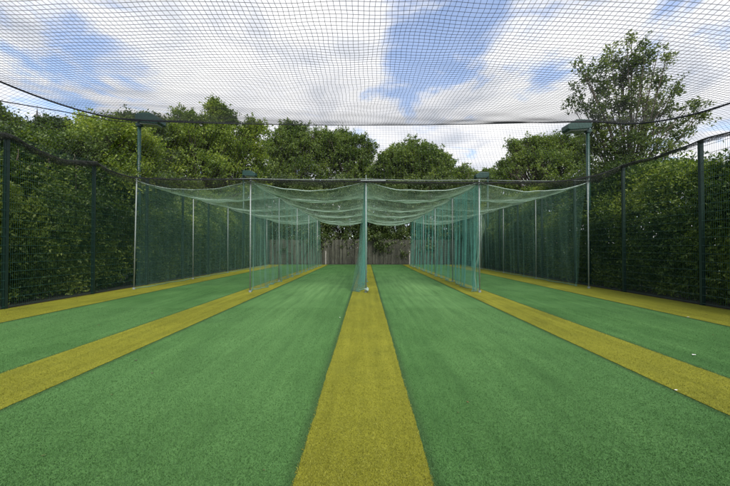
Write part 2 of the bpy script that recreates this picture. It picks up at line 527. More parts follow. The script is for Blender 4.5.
SL, SR = side_fn(-1, 8.24, 10.48), side_fn(1, 8.16, 11.0)
net('side_curtain', SL, 108, 17, 60, 8, 0.0026, M['net_black'], over)
net('side_curtain', SR, 108, 15, 60, 8, 0.0026, M['net_black'], over)
xs = np.linspace(-PX, PX, 40)
MB().tube([(x, PY1, float(edge_z(np.array(x), np.array(PY1)))) for x in xs], 0.014, 6).build('cable', M['rope_dark'], over)
for sgn in (-1, 1):
    ys = np.linspace(PY0, PY1, 30)
    MB().tube([(sgn * PX, y, float(edge_z(np.array(sgn * PX), np.array(y)))) for y in ys], 0.024, 6).build('cable', M['rope_dark'], over)
MB().tube([(-8.45, 6.5, 4.35), (-8.45, 7.9, 4.80), (-8.45, 9.6, 5.22), (-8.48, 11.3, 5.62), (-8.5, 12.4, 5.95), (-8.53, 12.9, 6.18)], 0.013, 5).build('loose_cord', M['rope_dark'], over)


def roll(pts, r0, seed, parent, squash=1.0, nu=330):
    """bunched-up hem: netting crumpled round a thin rope"""
    pts = np.array(pts); tt = np.linspace(0, 1, len(pts))

    def S(u, v):
        c = np.stack([np.interp(u, tt, pts[:, i]) for i in range(3)], axis=-1)
        e = 1e-3
        T = np.stack([np.interp(np.minimum(u + e, 1), tt, pts[:, i]) - np.interp(np.maximum(u - e, 0), tt, pts[:, i]) for i in range(3)], axis=-1)
        T = T / np.linalg.norm(T, axis=-1, keepdims=True)
        A = np.cross(T, np.array([0, 0, 1.0])); A /= np.linalg.norm(A, axis=-1, keepdims=True); B = np.cross(A, T)
        a = 2 * np.pi * 2 * v
        L_ = u * 17
        rr = r0(u) * (0.62 + 0.30 * wob(L_ * 2.3, a * 1.5, seed) + 0.28 * wob(L_ * 7, a * 3, seed + 2) + 0.4 * wob(L_ * 0.9, a * 0.2, seed + 7))
        return c + A * (np.cos(a) * rr)[..., None] + B * (np.sin(a) * rr * squash - rr * squash * 0.75)[..., None]
    net('net_roll', S, nu, 26, 300, 40, 0.0024, M['net_roll'], parent)
    MB().tube([tuple(p) for p in pts], 0.018, 6).build('cable', M['rope_dark'], parent)


ub = np.linspace(0, 1, 60)
roll([tuple(p) for p in bottom(ub)], lambda t: 0.04 + 0.12 * np.exp(-((t - 0.17) / 0.11) ** 2) + 0.07 * np.exp(-((t - 0.92) / 0.09) ** 2) + 0.04 * np.exp(-((t - 0.42) / 0.06) ** 2), 3, over, 1.5)
v1 = np.ones(40); uu = np.linspace(0, 1, 40)
roll(SL(uu, v1), lambda t: 0.10 + 0 * t, 5, over, 1.1)
roll(SR(uu, v1), lambda t: 0.05 + 0 * t, 8, over, 1.2)

# ------------------------------------------------------------------ floodlights
def floodlight(x, y, sgn, zt, label, z0=0.0):
    t = empty('floodlight', (x, y, 0), label, 'floodlight', 'floodlights round the practice lanes')
    MB().tube([(x, y, z0), (x, y, zt - 0.1)], [0.085, 0.062], 12).build('post', M['paint_lamp'], t, smooth=True)
    MB().box(x - 0.17, x + 0.17, y - 0.17, y + 0.17, 0, 0.03).build('base_plate', M['paint_lamp'], t)
    i = -sgn      # the head reaches inwards over the lanes
    L0, W = 0.90, 0.24
    prof = [(-0.02, zt - 0.26), (-0.02, zt + 0.0), (0.06, zt + 0.04), (0.56, zt + 0.05), (L0, zt - 0.14), (L0, zt - 0.32), (0.80, zt - 0.36), (0.10, zt - 0.31)]
    vs = [(x + i * px, y - W, pz) for px, pz in prof] + [(x + i * px, y + W, pz) for px, pz in prof]
    n = len(prof)
    fs = [tuple(range(n)), tuple(range(2 * n - 1, n - 1, -1))] + [(k, k + n, (k + 1) % n + n, (k + 1) % n) for k in range(n)]
    h = MB().add(vs, fs).build('lamp_head', M['paint_lamp'], t, bevel=0.018)
    m = MB()
    m.hexa([(x + i * 0.14, y - W + 0.05, zt - 0.36), (x + i * 0.78, y - W + 0.05, zt - 0.40), (x + i * 0.78, y + W - 0.05, zt - 0.40), (x + i * 0.14, y + W - 0.05, zt - 0.36),
            (x + i * 0.12, y - W + 0.03, zt - 0.30), (x + i * 0.80, y - W + 0.03, zt - 0.345), (x + i * 0.80, y + W - 0.03, zt - 0.345), (x + i * 0.12, y + W - 0.03, zt - 0.30)])
    m.build('lens', M['lens'], h)
    MB().box(x - 0.09, x + 0.09, y - 0.09, y + 0.09, zt - 0.40, zt - 0.27).build('bracket', M['paint_lamp'], t)
    return t


floodlight(-8.80, 13.3, -1, 6.52, 'larger green floodlight on a post above the bright yellow-green bush')
floodlight(8.70, 13.5, 1, 6.33, 'larger green floodlight on a post in front of the tall wispy tree')
floodlight(-8.62, 24.2, -1, 6.78, 'small far green floodlight half lost among the trees, left of the dome-shaped tree')
floodlight(8.55, 24.2, 1, 6.65, 'small far green floodlight in the gap of sky right of the dome-shaped tree')

# ------------------------------------------------------------------ side fences
def side_fence(x, y_first, label):
    f = empty('mesh_fence', (x, y_first, 0), label, 'fence', 'tall mesh fences along the hedges')
    pitch = 2.55
    H = 4.02
    n = 0
    y = y_first
    while y < 29.6:
        m = MB().box(x - 0.04, x + 0.04, y - 0.036, y + 0.036, 0, H)
        m.box(x - 0.047, x + 0.047, y - 0.043, y + 0.043, H + 0.002, H + 0.022)
        m.build('post', M['paint_green'], f)
        y1 = min(y + pitch, 29.5)
        if y1 - y > 0.5:
            a, b_ = y + 0.06, y1 - 0.06
            xi = x - math.copysign(0.056, x)
            ys = np.arange(a, b_, 0.05)
            P = np.zeros((len(ys), 2, 3)); P[:, :, 0] = xi; P[:, :, 1] = ys[:, None]; P[:, 0, 2] = 0.05; P[:, 1, 2] = H
            v_, f_ = wires(P, 0.0030)
            zs = np.arange(0.06, H, 0.2)
            Q = np.zeros((len(zs) * 2, 2, 3)); Q[:, 0, 1] = a; Q[:, 1, 1] = b_
            Q[::2, :, 0] = xi - 0.006; Q[1::2, :, 0] = xi + 0.006
            Q[::2, :, 2] = zs[:, None]; Q[1::2, :, 2] = zs[:, None]
            w_, g_ = wires(Q, 0.0042)
            mesh_np('mesh_panel', np.concatenate([v_, w_]), np.concatenate([f_, g_ + len(v_)]), M['wire'], f)
        y += pitch
    return f


side_fence(-8.28, 10.45 - 2.55 * 4, 'tall dark green wire mesh fence before the taller hedge, on the church spire side')
side_fence(8.20, 11.0 - 2.55 * 4, 'tall dark green wire mesh fence before the lower hedge, under the tall wispy tree')

# ------------------------------------------------------------------ lane cages
PROW = [10.9, 14.5, 18.3, 22.0, 25.9]
ROWS = [(-7.78, 3.68, [11.65, 15.5, 19.4, 23.1, 27.0], 'outer net beside the taller hedge'),
        (-3.66, 3.53, PROW, 'inner net nearest the taller hedge'),
        (0.0, 3.50, [10.85, 14.5, 18.3, 22.0, 25.9], 'central net'),
        (3.58, 3.48, [10.9, 14.3, 17.9, 21.5, 25.6], 'inner net nearest the lower hedge'),
        (7.72, 3.68, [12.0, 15.7, 19.4, 23.1, 26.8], 'outer net beside the lower hedge')]
ORD = ['front', 'second', 'third', 'fourth', 'hindmost']


def make_post(x, y, h, label, lean=0.0):
    t = empty('net_post', (x, y, 0), label, 'post', 'steel posts holding up the lane nets')
    MB().tube([(x + lean, y, 0), (x, y, h)], 0.020, 10).build('pole', M['steel'], t, smooth=True)
    MB().tube([(x + lean, y, 0.006), (x + lean, y, 0.06)], 0.045, 12).build('ground_socket', M['steel'], t)
    MB().tube([(x, y, h), (x, y, h + 0.03)], 0.034, 10).build('cap', M['steel'], t)
    return t


for x, h, ys, what in ROWS:
    for k, y in enumerate(ys):
        p = make_post(x, y, h + (0.06 if k == 0 else 0), f'{ORD[k]} grey steel post of the {what}', -0.06 if (k == 0 and x == -7.78) else 0)
        if x == 0.0 and k == 0:
            m = MB()
            for q in range(4):
                a = q * 1.7
                m.tube([(x + 0.045 * math.cos(a), y - 0.06, 0.05 + 0.03 * q), (x + 0.05, y - 0.09, 0.09 + 0.02 * q), (x + 0.06, y - 0.05, 0.13)], 0.028, 8)
            m.build('knot', M['cable'], p, smooth=True)
            MB().tube([(x - 0.17, y - 0.03, h + 0.02), (x + 0.62, y - 0.03, h + 0.02)], 0.014, 8).build('crossarm', M['steel'], p)
            MB().tube([(x, y, h + 0.09), (x, y, h + 0.20)], 0.014, 8).build('spike', M['steel'], p)


def top_line(x, h, ys, t):
    """height of the suspension cable along a row (sags between posts)"""
    y = t
    z = np.full_like(y, h)
    for a, b_ in zip(ys[:-1], ys[1:]):
        s = np.clip((y - a) / (b_ - a), 0, 1)
        z = z - 0.07 * 4 * s * (1 - s)
    return z


NETS = [
    # row, y0, y1, fold amp top/bottom, drift at the foot, label
    (0, 11.70, 27.2, 0.012, 0.03, 0.0, 'see-through teal net walling the lane beside the taller hedge'),
    (1, 10.95, 27.4, 0.020, 0.07, 0.06, 'teal divider net with a dark gathered hem between the two lanes near the taller hedge'),
    (2, 10.90, 27.4, 0.035, 0.10, -0.13, 'central teal divider net seen end-on, bunched wide at its foot'),
    (3, 10.95, 27.4, 0.030, 0.07, -0.08, 'dense teal divider net with folded double front end, nearest the lower hedge'),
    (4, 12.30, 27.0, 0.015, 0.04, 0.0, 'see-through teal net walling the lane beside the lower hedge'),
]
for row, y0, y1, a_t, a_b, drift, label in NETS:
    X, H, YS, what = ROWS[row]
    t = empty('divider_net', (X, y0, 0), label, 'net', 'upright lane nets')

    def S(u, v, X=X, H=H, YS=YS, y0=y0, y1=y1, a_t=a_t, a_b=a_b, drift=drift, row=row, off=0.0):
        y = y0 + (y1 - y0) * u
        zt = top_line(X, H, YS, y)
        z = 0.015 + (zt - 0.015) * (1 - v)
        w = np.clip(v, 0, 1)
        amp = a_t + (a_b - a_t) * w ** 1.5
        fold = np.sin(y * 5.3 + row + 0.7 * np.sin(y * 1.9)) + 0.6 * np.sin(y * 11.7 + 2 * row + v * 2)
        x = X + off + amp * fold + drift * w ** 1.6
        yy = y + 0.035 * wob(y * 1.5, v * 5, row) * (0.3 + w)
        if row == 4: yy = yy + 0.28 * np.exp(-u * 25) * w ** 0.6 - 0.25 * np.exp(-u * 25) * (1 - w) ** 3
        # the lowest hand-breadth lies slack on the carpet
        slack = np.clip((v - 0.95) / 0.05, 0, 1)
        x = x + slack * (0.05 * np.sin(y * 3.1 + row) + 0.025 * np.sin(y * 13))
        return vec(x, yy, z)

    cell = 0.048
    nu = int((y1 - y0) / cell); nv = int(H / cell)
    net('mesh', S, nu, nv, int((y1 - y0) / 0.09), 20, {0: 0.0014, 1: 0.0020, 2: 0.0024, 3: 0.0024, 4: 0.0017}[row], M['net_turquoise'] if row in (2, 3) else M['net_teal'], t)
    ys = np.linspace(y0 - 0.05, y1, 60)
    MB().tube([(X, y, float(z)) for y, z in zip(ys, top_line(X, H, YS, ys))], 0.011, 6).build('top_cable', M['cable'], t)
    # hem rope gathered along the foot
    u = np.linspace(0, 1, 150); P = S(u, np.ones_like(u)); P[:, 2] = 0.03
    MB().tube([tuple(p) for p in P], 0.010, 5).build('hem', M['net_teal'], t)
    if row == 3:
        def S2(u, v):
            p = S(u * 0.20, v)
            y = p[..., 1]
            p[..., 0] += 0.07 + 0.05 * np.sin(y * 8 + 1) * (0.4 + v)
            return p
        net('folded_layer', S2, 90, 72, 60, 20, 0.0024, M['net_turquoise'], t)

        def S3(u, v):
            p = S(u * 0.012, v)
            b = np.exp(-((v - 0.42) / 0.16) ** 2)
            p[..., 0] += 0.03 + 0.17 * b * (1 - u) + 0.03 * np.sin(v * 21)
            p[..., 1] -= 0.06
            return p
        net('tied_end', S3, 9, 75, 6, 40, 0.0024, M['net_teal_roof'], t)
    if row == 2:
        for k in range(3):
            def S2(u, v, k=k):
                p = S(u * 0.05, v)
                p[..., 0] += (-0.05 - 0.05 * k) * (0.15 + v ** 1.2) + 0.02 * np.sin(v * 14 + k + u * 9)
                p[..., 1] += 0.06 * k
                return p
            net('gathered_fold', S2, 18, 72, 10, 24, 0.0019, M['net_teal'], t)

# roof nets over the four lanes
BAY = [(0, 1, 'sagging pale green net roofing the lane beside the taller hedge'),
       (1, 2, 'sagging pale green net roofing the middle lane nearer the taller hedge'),
       (2, 3, 'sagging pale green net roofing the middle lane nearer the lower hedge'),
       (3, 4, 'sagging pale green net roofing the lane beside the lower hedge')]
for bi, (a, b_, label) in enumerate(BAY):
    Xa, Ha, Ya, _ = ROWS[a]; Xb, Hb, Yb, _ = ROWS[b_]
    t = empty('roof_net', ((Xa + Xb) / 2, 11, 3.3), label, 'net', 'net roofs of the lanes')
    Yac = np.array(Ya + [27.4 if Ya[-1] < 26.8 else 27.6]); Ybc = np.array(Yb + [27.4 if Yb[-1] < 26.5 else 27.6])
    kk = np.arange(6) / 5.0
    dips = [0.30, 0.12, 0.17, 0.12, 0.15, 0.2]

    def S(u, v, Xa=Xa, Xb=Xb, Ha=Ha, Hb=Hb, Yac=Yac, Ybc=Ybc, bi=bi):
        ya = np.interp(v, kk, Yac); yb = np.interp(v, kk, Ybc)
        x = Xa + (Xb - Xa) * u; y = ya + (yb - ya) * u
        z = Ha + (Hb - Ha) * u
        q = v * 5; s = q - np.floor(q)
        arch = 4 * u * (1 - u)
        dip = np.interp(v, kk, dips)
        z = z - dip * arch - (0.05 + 0.16 * arch) * 4 * s * (1 - s)
        z = z + 0.03 * wob(x * 2, y * 1.4, bi) * arch
        y = y + 0.10 * wob(x * 1.2, y * 1.1, bi + 3) * arch
        return vec(x, y, z)

    net('mesh', S, int((Xb - Xa) / 0.05), 330, 40, 110, 0.0026, M['net_teal_roof'], t)
    for k in range(6):
        u = np.linspace(0, 1, 24); P = S(u, np.full_like(u, min(kk[k], 0.9999)))
        MB().tube([tuple(p) for p in P], 0.013 if k < 3 else 0.016, 5).build('cross_rope', M['cable'], t)
    # light steel front rail
    u = np.linspace(0, 1, 14)
    pts = [(Xa + (Xb - Xa) * q, Ya[0] + (Yb[0] - Ya[0]) * q, Ha + 0.08 + (Hb - Ha) * q - 0.03 * 4 * q * (1 - q)) for q in u]
    tag(MB().tube(pts, 0.009, 6).build('front_wire', M['steel'], origin=pts[0]),
        'thin grey wire across the front top of the ' + label.split('roofing the ')[1], 'wire', 'front wires of the lanes')

# ------------------------------------------------------------------ board fence behind the lanes
bf = empty('board_fence', (0, 29.6, 0), 'weathered grey-brown board fence closing off the far end of the lanes', 'fence')
m = MB(); x = -9.0
while x < 9.0:
    w = random.uniform(0.11, 0.16)
    h = 2.10 + random.uniform(-0.05, 0.05)
    y = 29.6 + random.uniform(-0.006, 0.006)
    m.box(x, x + w - 0.012, y, y + 0.022, 0.02, h); x += w
m.build('boards', M['boards'], bf)
m = MB(); m.box(-9, 9, 29.64, 29.69, 0.4, 0.5); m.box(-9, 9, 29.64, 29.69, 1.6, 1.7); m.build('rails', M['boards'], bf)
for k, x in enumerate((-8.7, -6.2, -3.45, -0.9, 1.55, 3.72, 6.2, 8.7)):
    MB().box(x - 0.055, x + 0.055, 29.47, 29.585, 0, 1.15 if k in (2, 5) else 2.0).build('post', M['concrete'] if k in (2, 5) else M['boards'], bf)

# ------------------------------------------------------------------ foliage
def unit(a): return a / (np.linalg.norm(a, axis=-1, keepdims=True) + 1e-9)


def leaf_geo(P, D, size, tint, rg, wr=0.55):
    """kite leaves folded on the midrib"""
    n = len(P)
    D = unit(D); R = unit(rg.normal(size=(n, 3)) + np.array([0, 0, 0.9]))
    side = unit(np.cross(D, R)); nor = np.cross(side, D)
    Ls = size[:, None]; W = Ls * wr * 0.5
    b = P; tp = P + D * Ls - nor * Ls * 0.12
    l = P + D * Ls * 0.45 + side * W + nor * Ls * 0.10
    r = P + D * Ls * 0.45 - side * W + nor * Ls * 0.10
    V = np.stack([b, l, tp, r], axis=1).reshape(-1, 3)
    i = np.arange(n) * 4
    Fc = np.concatenate([np.stack([i, i + 2, i + 1], 1), np.stack([i, i + 3, i + 2], 1)])
    return V, Fc, np.repeat(tint, 4)


def sprigs(base, dirs, length, per, size, rg, tint_base, spread=0.10, droop=0.15):
    """leaves set along twigs"""
    n = len(base)
    t = rg.random((n, per)) ** 0.8
    P = base[:, None, :] + dirs[:, None, :] * (length[:, None] * t)[..., None]
    P = P + rg.normal(size=P.shape) * spread * (1.05 - 0.6 * t)[..., None]
    P[..., 2] -= droop * length[:, None] * t ** 2
    D = dirs[:, None, :] * 0.7 + rg.normal(size=P.shape) * 0.75
    sz = size * (0.65 + 0.6 * rg.random((n, per)))
    ti = tint_base[:, None] + rg.normal(size=(n, per)) * 0.20
    return leaf_geo(P.reshape(-1, 3), D.reshape(-1, 3), sz.ravel(), np.clip(ti, 0, 1).ravel(), rg)


def nz(p, s, o):
    return mnoise.noise(Vector((p[0] * s + o, p[1] * s - o, p[2] * s + 2 * o)))


def tree(name, label, base, blobs, mat, n, per=16, dens=2.2, leaf=0.13, twig=0.7, seed=1, up=0.45, gap=-0.12, trunk_r=0.16, spread=0.10, cat='tree', group='trees beyond the hedges and fence', shell=0.45, rag=12, gsc=0.9, twigs=10):
    """blobs: (centre xyz, radii xyz, share of the leaves)"""
    rg = np.random.default_rng(seed)
    bx, by = base
    t = empty(name, (bx, by, 0), label, cat, group)
    # trunk and limbs
    m = MB()
    top = max(b[0][2] for b in blobs)
    cz = min(b[0][2] - b[1][2] * 0.6 for b in blobs)
    mx = np.mean([b[0][0] for b in blobs]); my = np.mean([b[0][1] for b in blobs])
    pts = [Vector((bx, by, -0.1)), Vector((bx + (mx - bx) * .2, by + (my - by) * .2, max(0.8, cz * 0.6))), Vector((bx + (mx - bx) * .7, by + (my - by) * .7, max(1.4, cz + 0.5))), Vector((mx, my, top))]
    m.tube(pts, [trunk_r * 1.25, trunk_r, trunk_r * 0.75, trunk_r * 0.18], 9)
    limbs = MB()
    allb, alld, tb = [], [], []
    tufts = []
    for bc, br, w in blobs:            # shoots and tufts that break the outline
        if w < 0.3: continue
        for _ in range(rag):
            q = unit(rg.normal(size=3) + np.array([0, -0.2, up * 0.8])); e = np.array(bc) + q * np.array(br) * rg.uniform(0.9, 1.12)
            rr = np.mean(br) * rg.uniform(0.10, 0.24)
            tufts.append((tuple(e), (rr * rg.uniform(0.6, 1.2), rr, rr * rg.uniform(0.7, 1.5)), w * rg.uniform(0.02, 0.045)))
    blobs = list(blobs) + tufts
    tot = sum(b[2] for b in blobs)
    for bc, br, w in blobs:
        bc = np.array(bc); br = np.array(br); small = w < 0.05
        k = int(n * dens * w / tot)
        fork = pts[1].lerp(pts[2], rg.random())
        mid = fork.lerp(Vector(bc), 0.55) + Vector(rg.normal(size=3) * 0.2)
        limbs.tube([fork, mid, Vector(bc)], [trunk_r * 0.5, trunk_r * 0.32, trunk_r * 0.16], 6)
        for _ in range(1 if small else twigs):
            q = unit(rg.normal(size=3) + np.array([0, 0, up])); e = bc + q * br * (0.75 + 0.3 * rg.random())
            s0 = mid.lerp(Vector(bc), rg.random())
            limbs.tube([s0, s0.lerp(Vector(e), 0.5) + Vector(rg.normal(size=3) * 0.12), Vector(e)], [trunk_r * 0.16, trunk_r * 0.10, 0.008], 4, cap=False)
        got = 0
        for attempt in range(8):
            if got >= k: break
            q = unit(rg.normal(size=(k, 3)))
            rr = rg.random(k) ** shell
            p = bc + q * br * rr[:, None]
            keep = np.array([nz(pp, gsc, seed) + 0.5 * nz(pp, gsc * 2.3, seed + 5) > gap - 0.1 * attempt for pp in p])
            p, q = p[keep], q[keep]
            p, q = p[:k - got], q[:k - got]
            got += len(p)
            d = unit(q * 0.8 + np.array([0, 0, up]) + rg.normal(size=q.shape) * 0.45)
            allb.append(p); alld.append(d)
            tb.append(np.array([0.45 + 0.6 * nz(pp, 0.7, seed + 9) + 0.35 * nz(pp, 2.3, seed + 2) for pp in p]))
    B = np.concatenate(allb); Dd = np.concatenate(alld); TB = np.concatenate(tb)
    ok = B[:, 2] > 0.15
    B, Dd, TB = B[ok], Dd[ok], TB[ok]
    ln = twig * (0.4 + 0.9 * rg.random(len(B)) ** 1.6)
    V, Fc, ti = sprigs(B, Dd, ln, per, leaf, rg, TB, spread)
    m.build('trunk', M['bark'], t, smooth=True)
    limbs.build('limbs', M['bark'], t, smooth=True)
    mesh_np('crown', V, Fc, mat, t, attr=ti)
    return t


def blob(px, py, Y, rx, rz, w=1.0, ry=None):
    """crown lobe: centre seen at photo point, depth Y, radii in photo pixels"""
    c = at(px, py, Y)
    return ((c.x, c.y, c.z), (rx * Y / F, (ry if ry else rx * Y / F * 0.9), rz * Y / F), w)


def sprays(pts, Y, rx, rz, w):
    return [blob(px, py, Y, rx, rz, w) for px, py in pts]


# left rear bright tree
tree('tree', 'big bright green tree with a tufted top, right of the floodlight by the yellow-green bush', (-13.5, 26.5),
     [blob(195, 142, 26, 36, 20, 1.5), blob(165, 152, 25, 24, 22, 1.0), blob(228, 148, 26.5, 26, 22, 1.1), blob(222, 121, 26.5, 8, 12, 0.3),
      blob(215, 108, 26.5, 5, 6, 0.12), blob(246, 138, 27, 7, 12, 0.22), blob(257, 126, 27, 5, 4, 0.08), blob(186, 122, 26, 12, 6, 0.2), blob(200, 180, 26, 62, 22, 1.2), blob(248, 165, 27, 16, 18, 0.5)]
     + sprays([(211, 108), (216, 110), (221, 112), (226, 116), (231, 121), (251, 124), (254, 129), (264, 129), (260, 135), (264, 147), (261, 158), (179, 115), (187, 116), (169, 127)], 26.5, 4.5, 3.2, 0.045),
     M['leaf_bright'], 3000, 16, 1.9, 0.16, 0.70, 3, gap=-0.05)
# back pair
tree('tree', 'spiky-topped mid green tree, left of the pair behind the far end of the lanes', (-7.0, 38),
     [blob(296, 150, 38, 20, 17, 1.3), blob(292, 134, 38, 10, 8, 0.35), blob(278, 152, 38, 11, 10, 0.4), blob(283, 140, 38, 5, 4, 0.08), blob(305, 138, 38, 6, 7, 0.15), blob(300, 180, 38, 28, 20, 1.0), blob(276, 180, 37, 14, 14, 0.5)]
     + sprays([(289, 127), (282, 130), (298, 132), (305, 131), (277, 136), (272, 143), (269, 153), (275, 156), (314, 134)], 38, 4.0, 3.2, 0.06),
     M['leaf_mid'], 1900, 15, 1.9, 0.20, 0.95, 7, gap=-0.05)
tree('tree', 'rounded mid green tree, right of the pair behind the far end of the lanes', (-2.3, 39),
     [blob(338, 152, 39, 24, 15, 1.5), blob(345, 143, 39, 12, 9, 0.4), blob(325, 146, 39, 11, 9, 0.35), blob(358, 162, 39, 11, 14, 0.4), blob(367, 156, 39, 4, 9, 0.08), blob(338, 182, 39, 32, 20, 1.1), blob(366, 174, 39, 12, 11, 0.6)]
     + sprays([(321, 136), (328, 134), (336, 136), (344, 134), (358, 141), (363, 139), (366, 144), (373, 147), (371, 156)], 39, 4.0, 3.0, 0.06),
     M['leaf_mid'], 1900, 15, 1.9, 0.20, 0.80, 8, gap=-0.1, rag=7)
# round tree
tree('tree', 'dense dome-shaped green tree against white sky, just right of the central post', (5.2, 36),
     [blob(414, 167, 36, 36, 23, 2.2), blob(413, 156, 36, 24, 13, 0.7), blob(392, 166, 36, 17, 16, 0.5), blob(437, 170, 36, 17, 18, 0.6), blob(415, 195, 36, 42, 20, 1.2), blob(379, 178, 36, 12, 13, 0.5)],
     M['leaf_mid'], 2900, 15, 1.9, 0.19, 0.50, 9, gap=-0.2, rag=3)
# low distant trees in the gap
tree('tree', 'low distant tree in the sky gap just right of the dome-shaped tree', (10.6, 40),
     [blob(462, 178, 40, 14, 9, 1), blob(452, 190, 40, 16, 12, 1), blob(470, 200, 40, 22, 18, 1)], M['leaf_mid'], 700, 15, 1.9, 0.2, 0.6, 21, gap=-0.3)
tree('tree', 'low distant tree behind the small far floodlight in the sky gap', (15.4, 40),
     [blob(488, 180, 40, 14, 8, 1), blob(505, 178, 40, 14, 10, 1), blob(495, 200, 40, 26, 18, 1.4)], M['leaf_mid'], 900, 15, 1.9, 0.2, 0.6, 22, gap=-0.3)
# right middle wispy
tree('tree', 'medium green tree with feathery shoots, left of the floodlight by the tall wispy tree', (11.8, 24),
     [blob(548, 164, 24, 26, 12, 1.2), blob(575, 160, 24, 18, 14, 0.8), blob(527, 160, 24, 13, 6, 0.35), blob(530, 148, 24, 7, 6, 0.2), blob(517, 149, 24, 5, 5, 0.12), blob(545, 147, 24, 8, 6, 0.25), blob(560, 144, 24, 6, 6, 0.15), blob(576, 144, 24, 6, 6, 0.12), blob(510, 175, 24, 11, 8, 0.35), blob(550, 182, 24, 44, 16, 1.2)]
     + sprays([(514, 147), (517, 152), (526, 144), (530, 142), (538, 143), (544, 144), (550, 147), (557, 141), (563, 140), (570, 146), (511, 162), (503, 167), (582, 142), (521, 158)], 24, 5.0, 3.0, 0.12),
     M['leaf_mid'], 1500, 15, 1.9, 0.135, 0.6, 12, gap=-0.02, rag=5)
# tall wispy right: sprays of leaves at the branch ends, sky between them
rw = np.random.default_rng(4)
WISPY = []
for px, py, a, b_ in ((627, 41, 5, 4), (640, 48, 6, 6), (645, 56, 6, 5), (658, 52, 3, 3), (666, 60, 4, 4), (611, 58, 6, 5), (624, 61, 7, 6), (578, 64, 3, 3), (585, 71, 4, 4),
                      (605, 70, 7, 5), (637, 67, 8, 6), (592, 81, 7, 5), (577, 85, 3, 4), (621, 79, 9, 6), (648, 77, 7, 5), (678, 83, 3, 4), (673, 93, 3, 5), (601, 92, 8, 6), (577, 96, 5, 4),
                      (636, 90, 9, 6), (659, 86, 6, 5), (573, 108, 4, 3), (591, 106, 8, 5), (618, 103, 9, 6), (645, 101, 9, 6), (662, 99, 5, 5), (672, 111, 6, 4), (687, 107, 5, 3), (701, 108, 5, 3),
                      (600, 116, 9, 6), (627, 114, 10, 6), (652, 115, 8, 6), (675, 123, 7, 4), (695, 121, 7, 4), (613, 126, 9, 6), (638, 129, 10, 6), (660, 131, 9, 5), (684, 135, 7, 4), (590, 130, 8, 6),
                      (602, 140, 11, 7), (628, 143, 12, 7), (652, 146, 11, 6), (590, 152, 11, 7), (615, 158, 13, 8), (642, 162, 13, 8), (668, 152, 8, 5), (600, 172, 13, 8), (630, 178, 15, 8)):
    WISPY.append(blob(px, py, 15 + rw.normal() * 0.5, a * 1.05, b_ * 1.05, a * b_ * rw.uniform(0.7, 1.25), ry=0.035 * a + 0.15))
# tall wispy right
tree('tree', 'tall open wispy tree with dull green leaves rising high above the lower hedge', (11.4, 15),
     WISPY,
     M['leaf_wispy'], 1500, 14, 1.0, 0.12, 0.36, 14, gap=-0.05, trunk_r=0.075, shell=0.6, spread=0.085, rag=0, gsc=1.6, twigs=2)
# left trees behind the hedge
tree('tree', 'dark rounded tree right of the distant church spire', (-16.6, 18.5),
     [blob(55, 146, 18.5, 16, 15, 1.2), blob(51, 129, 18.5, 9, 7, 0.4), blob(64, 132, 18.5, 7, 7, 0.3), blob(50, 170, 18.5, 30, 25, 1.2)], M['leaf_dark'], 1100, 15, 1.9, 0.13, 0.5, 31)
tree('tree', 'dark tree in the far left corner, left of the distant church spire', (-19.5, 18.5),
     [blob(3, 132, 18, 14, 22, 1.2), blob(18, 134, 18.5, 8, 8, 0.4), blob(27, 135, 18.5, 5, 7, 0.25), blob(-15, 120, 18, 16, 20, 0.8), blob(10, 165, 18, 34, 26, 1.2)], M['leaf_dark'], 1200, 15, 1.9, 0.13, 0.5, 32)
tree('bush', 'tall bright yellow-green bush behind the fence, left of a large floodlight post', (-11.2, 14.2),
     [blob(112, 146, 14, 26, 16, 1.3), blob(88, 140, 14, 11, 11, 0.4), blob(98, 128, 14, 8, 8, 0.25), blob(122, 136, 14, 12, 8, 0.35), blob(140, 152, 14.5, 16, 16, 0.7), blob(84, 160, 13, 18, 14, 0.6), blob(110, 178, 13.5, 36, 20, 1.2), blob(84, 124, 14, 4, 5, 0.08), blob(136, 128, 14.5, 6, 6, 0.1)],
     M['leaf_bright'], 1700, 16, 1.9, 0.115, 0.55, 33, cat='bush')
tree('tree', 'dark tree standing behind the yellow-green bush at the nearer floodlight post', (-15.2, 20.5),
     [blob(128, 132, 20.5, 13, 14, 1), blob(142, 130, 21, 12, 12, 0.8), blob(152, 130, 21, 10, 12, 0.6), blob(135, 160, 21, 34, 20, 1.2)], M['leaf_dark'], 1000, 15, 1.9, 0.14, 0.6, 34)


